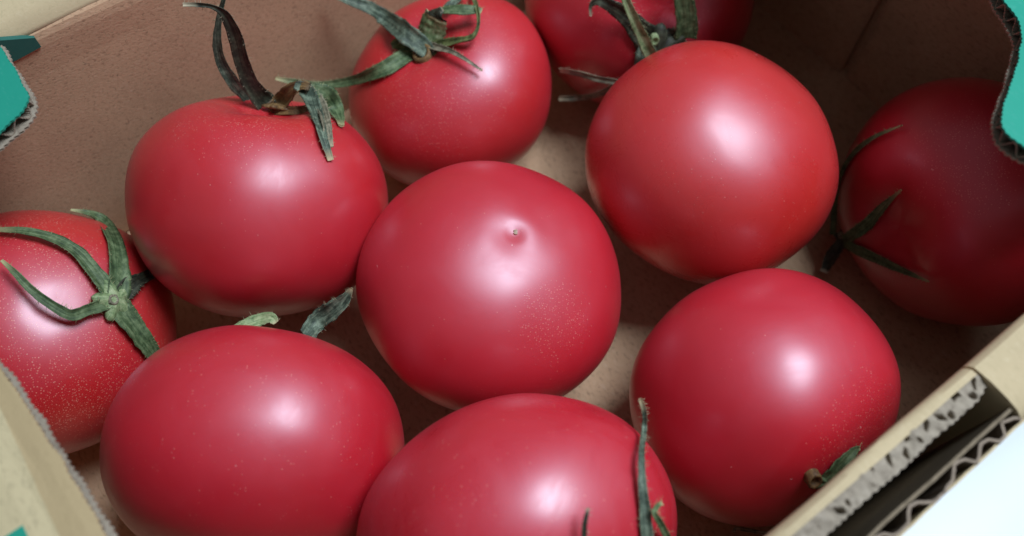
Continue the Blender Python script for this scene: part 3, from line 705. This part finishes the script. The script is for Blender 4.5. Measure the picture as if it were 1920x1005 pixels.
def make_sepal(tone, curl, rows, parent, origin, seed):
    rnd = random.Random(seed)
    P = [Vector(r[:3]) for r in rows]
    Nn = [Vector(r[4:7]) for r in rows]
    W = [r[3] for r in rows]
    TW = [math.radians(r[7]) for r in rows]
    n = max(18, 6 * len(rows))
    K = 9
    pts = [catmull(P, i / (n - 1)) for i in range(n)]
    V, F, UV = [], [], []
    frames = []
    for i in range(n):
        t = i / (n - 1)
        T = (pts[min(i + 1, n - 1)] - pts[max(i - 1, 0)]).normalized()
        nn = catmull(Nn, t)
        nn = (nn - T * nn.dot(T)).normalized()
        tw = catmull(TW, t) + 0.25 * noise.noise(Vector((t * 5, seed, 0)))
        B = T.cross(nn)
        B, nn = B * math.cos(tw) + nn * math.sin(tw), nn * math.cos(tw) - B * math.sin(tw)
        frames.append((T, nn, B, max(0.00025, catmull(W, t))))
    for i in range(n):
        t = i / (n - 1)
        T, nn, B, w = frames[i]
        for side in (0, 1):
            for k in range(K):
                s = -1 + 2 * k / (K - 1)
                ed = 1 + (0.16 * noise.noise(Vector((t * 16, seed * 3 + (1 if s > 0 else 5), 0)))) * abs(s)
                off = B * (s * w / 2 * ed)
                h = curl * w * (s * s - 0.3) + 0.03 * w * math.sin(s * 7 + seed) + 0.05 * w * noise.noise(Vector((s * 3, t * 9, seed)))
                th = 0.00014 + 0.03 * w * (1 - s * s)
                V.append(pts[i] + off + nn * (h + (th if side == 0 else -th)) - origin)
                UV.append((0.5 + s / 2 + seed * 0.37, t) if False else (0.5 + s / 2, t))
    w2 = 2 * K
    for i in range(n - 1):
        for k in range(K - 1):
            a = i * w2 + k
            F.append((a, a + 1, a + w2 + 1, a + w2))
            b = a + K
            F.append((b, b + w2, b + w2 + 1, b + 1))
        a = i * w2
        F.append((a, a + w2, a + w2 + K, a + K))
        a = i * w2 + K - 1
        F.append((a, a + K, a + w2 + K, a + w2))
    for i in (0, n - 1):
        for k in range(K - 1):
            a = i * w2 + k
            F.append((a, a + K, a + K + 1, a + 1))
    # fine hairs along both rims
    length = sum((pts[i + 1] - pts[i]).length for i in range(n - 1))
    for _ in range(int(length / 0.0005)):
        i = rnd.randrange(1, n - 1)
        T, nn, B, w = frames[i]
        s = rnd.choice((-1, 1)) * rnd.uniform(0.7, 1.0)
        base = pts[i] + B * (s * w / 2) + nn * (curl * w * 0.6) - origin
        d = (B * s * rnd.uniform(0.3, 1) + nn * rnd.uniform(-0.1, 1.0) + T * rnd.uniform(-0.5, 0.5)).normalized()
        ln = rnd.uniform(0.0005, 0.0019)
        sd = T * 0.00008
        tip = base + d * ln + Vector((0, 0, rnd.uniform(-0.0002, 0.0002)))
        b0 = len(V)
        V += [base - sd, base + sd, base + nn * 0.00006, tip]
        UV += [(0.5, 0.97)] * 4
        F += [(b0, b0 + 1, b0 + 3), (b0 + 1, b0 + 2, b0 + 3), (b0 + 2, b0, b0 + 3)]
    return mesh_obj('sepal', V, F, LEAF[tone], parent, True, UV)

def make_disc(d, parent, origin, seed):
    """the small fleshy star where the sepals join"""
    c, nrm_, rad, tone = Vector(d[:3]), Vector(d[3:6]), d[6], d[7]
    M = axis_frame(nrm_)
    V, F, UV = [], [], []
    NR, NA = 6, 40
    for side in (0, 1):
        for i in range(NR + 1):
            for j in range(NA):
                a = 2 * math.pi * j / NA
                q = i / NR
                rr = rad * q * (0.85 + 0.25 * math.cos(5 * a + seed) + 0.08 * noise.noise(Vector((math.cos(a) * 3, math.sin(a) * 3, seed))))
                z = rad * (0.04 + 0.30 * (1 - q * q)) + rad * 0.05 * noise.noise(Vector((rr * 400, a * 2, seed))) if side == 0 else -rad * 0.12
                V.append(c + M @ Vector((rr * math.cos(a), rr * math.sin(a), z)) - origin)
                UV.append((a / 6.3 * 4, 0.2 + 0.3 * q))
    K = (NR + 1) * NA
    for i in range(NR):
        for j in range(NA):
            a = i * NA + j
            b = i * NA + (j + 1) % NA
            F.append((a, a + NA, b + NA, b))
            F.append((K + a, K + b, K + b + NA, K + a + NA))
    for j in range(NA):
        a = NR * NA + j
        b = NR * NA + (j + 1) % NA
        F.append((a, K + a, K + b, b))
    return mesh_obj('calyx', V, F, LEAF[tone], parent, True, UV)

def make_stub(d, parent, origin, seed):
    """cut end of the stalk: a short ring with a sunken pith"""
    c, nrm_, rad, tone = Vector(d[:3]), Vector(d[3:6]), d[6], d[7]
    M = axis_frame(nrm_)
    prof = [(1.15, -2.0), (1.0, -0.8), (1.0, 0.25), (0.85, 0.45), (0.62, 0.35), (0.48, -0.1), (0.2, -0.25), (0.01, -0.25)]
    NA = 22
    V, F, UV = [], [], []
    for i, (r, z) in enumerate(prof):
        for j in range(NA):
            a = 2 * math.pi * j / NA
            k = 1 + 0.14 * noise.noise(Vector((math.cos(a) * 1.5, math.sin(a) * 1.5, seed + i * 0.1)))
            V.append(c + M @ Vector((r * rad * k * math.cos(a), r * rad * k * math.sin(a) * 0.85, z * rad * 0.6)) - origin)
            UV.append((j / NA * 3, i / 10))
    for i in range(len(prof) - 1):
        for j in range(NA):
            a = i * NA + j
            b = i * NA + (j + 1) % NA
            F.append((a, b, b + NA, a + NA))
    return mesh_obj('stem_stub', V, F, LEAF[tone], parent, True, UV)

RED = (0.52, 0.004, 0.012)
WARM = (0.53, 0.010, 0.009)
CRIMSON = (0.51, 0.003, 0.013)
ORANGE = (0.55, 0.019, 0.010)
def cam_dir(r, u, c):
    """direction given along picture right, picture up and towards the camera"""
    ph = math.radians(27)
    return Vector((r, u * math.cos(ph) - c * math.sin(ph), u * math.sin(ph) + c * math.cos(ph)))
INFO = {
    'A': ('ripe red tomato with long dark curling sepals standing up against the brown box wall', RED, WARM, 0.05, [(cam_dir(.1, .8, .6), .8)], 0.14),
    'B': ('red tomato with a frilly green calyx facing up, close to the far box wall', RED, WARM, 0.16, [(cam_dir(-.2, .2, .9), 1.2)], 0.1),
    'C': ('large crimson tomato in the centre with a small pale blossom scar facing up', CRIMSON, RED, 0.05, [(cam_dir(.5, -.25, .8), .42)], 0.08),
    'D': ('smooth orange red tomato without visible leaves, between the centre and the shaded corner', ORANGE, WARM, 0.14, [], 0.08),
    'E': ('red tomato with speckled flank, its calyx half hidden behind the slotted box rim', CRIMSON, RED, 0.02, [(cam_dir(.52, -.22, .82), .62)], 0.08),
    'F': ('large red tomato beside the cream lid flap, sepal tips peeking out behind it', CRIMSON, RED, 0.20, [], 0.15),
    'G': ('heavily speckled red tomato with star shaped green calyx facing up beside the lid flap', RED, ORANGE, 0.55, [(cam_dir(.15, -.25, .9), 1.5), (cam_dir(.1, .6, .7), 0.9)], 0.1),
    'H': ('red tomato cut by the bottom edge with one long dark sepal rising over it', CRIMSON, RED, 0.14, [], 0.30),
    'R': ('dark shaded tomato under the green lid flap with thin sepals lying across it', CRIMSON, RED, 0.04, [(cam_dir(-.4, .3, .8), .6)], 0.1),
    'T': ('half shaded red tomato cut by the top edge with dark thick calyx', RED, RED, 0.10, [(cam_dir(.0, -.2, .9), .8)], 0.1),
}
TOM['G']['rib'] = 0.002
TOM['G']['hollow'] = 0.13
TOM['C']['dimple'] = 0.026
TOM['C']['pucker'] = 0.011
for idx, key in enumerate('ABCDEFGHRT'):
    p = TOM[key]
    label, base, warm, speck, patches, smear = INFO[key]
    root = empty('tomato', (p['loc'][0], p['loc'][1], p['low']))
    tag(root, label, 'tomato', 'tomatoes in the cardboard box')
    make_fruit(p, skin_mat('tomato_skin', base, warm, idx + 1, speck, patches, smear, (0.74, 0.27, 0.19) if key == 'G' else (0.66, 0.17, 0.13)), root)
    origin = Vector(root.location)
    cal = CAL.get(key)
    if cal:
        disc = make_disc(cal['disc'], root, origin, idx)
        for q, (tone, curl, rows) in enumerate(cal['sepals']):
            make_sepal(tone, curl, rows, disc, origin, idx * 20 + q)
        if cal['stub']:
            make_stub(cal['stub'], disc, origin, idx)
    if key == 'C':
        # dried blossom scar: a tiny ragged star in the dimple
        M = axis_frame(p['axis'])
        c = Vector(p['loc']) + M @ fruit_point(p, math.pi, 0.0)
        nb = -Vector(p['axis'])
        B = axis_frame(nb)
        V = [c + nb * 0.0010 + Vector((0.0003, 0.0004, 0)) - origin]
        UVs = [(0.5, 0.5)]
        F = []
        m = 13
        rs = random.Random(4)
        for i in range(m):
            a = 2 * math.pi * i / m
            r = 0.00095 * (0.45 + 1.1 * rs.random() ** 2)
            V.append(c + B @ Vector((r * math.cos(a), r * math.sin(a), 0.0004 + 0.0004 * noise.noise(Vector((i * 1.3, 1, 1))))) - origin)
            UVs.append((0.5, 0.99))
        for i in range(m):
            V.append(c + B @ Vector((0.0004 * math.cos(2 * math.pi * i / m), 0.0004 * math.sin(2 * math.pi * i / m), -0.0006)) - origin)
            UVs.append((0.5, 0.99))
        for i in range(m):
            j = (i + 1) % m
            F.append((0, 1 + i, 1 + j))
            F.append((1 + i, 1 + m + i, 1 + m + j, 1 + j))
        mesh_obj('blossom_scar', V, F, LEAF['scar'], root, False, UVs)

# ------------------------------------------------------------------ printed mark on the far wall
V = [(-0.0883, 0.1129, 0.0971), (-0.0806, 0.1129, 0.0932), (-0.0807, 0.1129, 0.0897), (-0.0877, 0.1129, 0.0892), (-0.0929, 0.1129, 0.0892)]
V2 = [(a, b + 0.0016, c) for a, b, c in V]
n = len(V)
F = [tuple(range(n)), tuple(range(2 * n - 1, n - 1, -1))] + [(i, i + n, (i + 1) % n + n, (i + 1) % n) for i in range(n)]
mesh_obj('printed_mark', V + V2, F, print_mat(), far_wall)
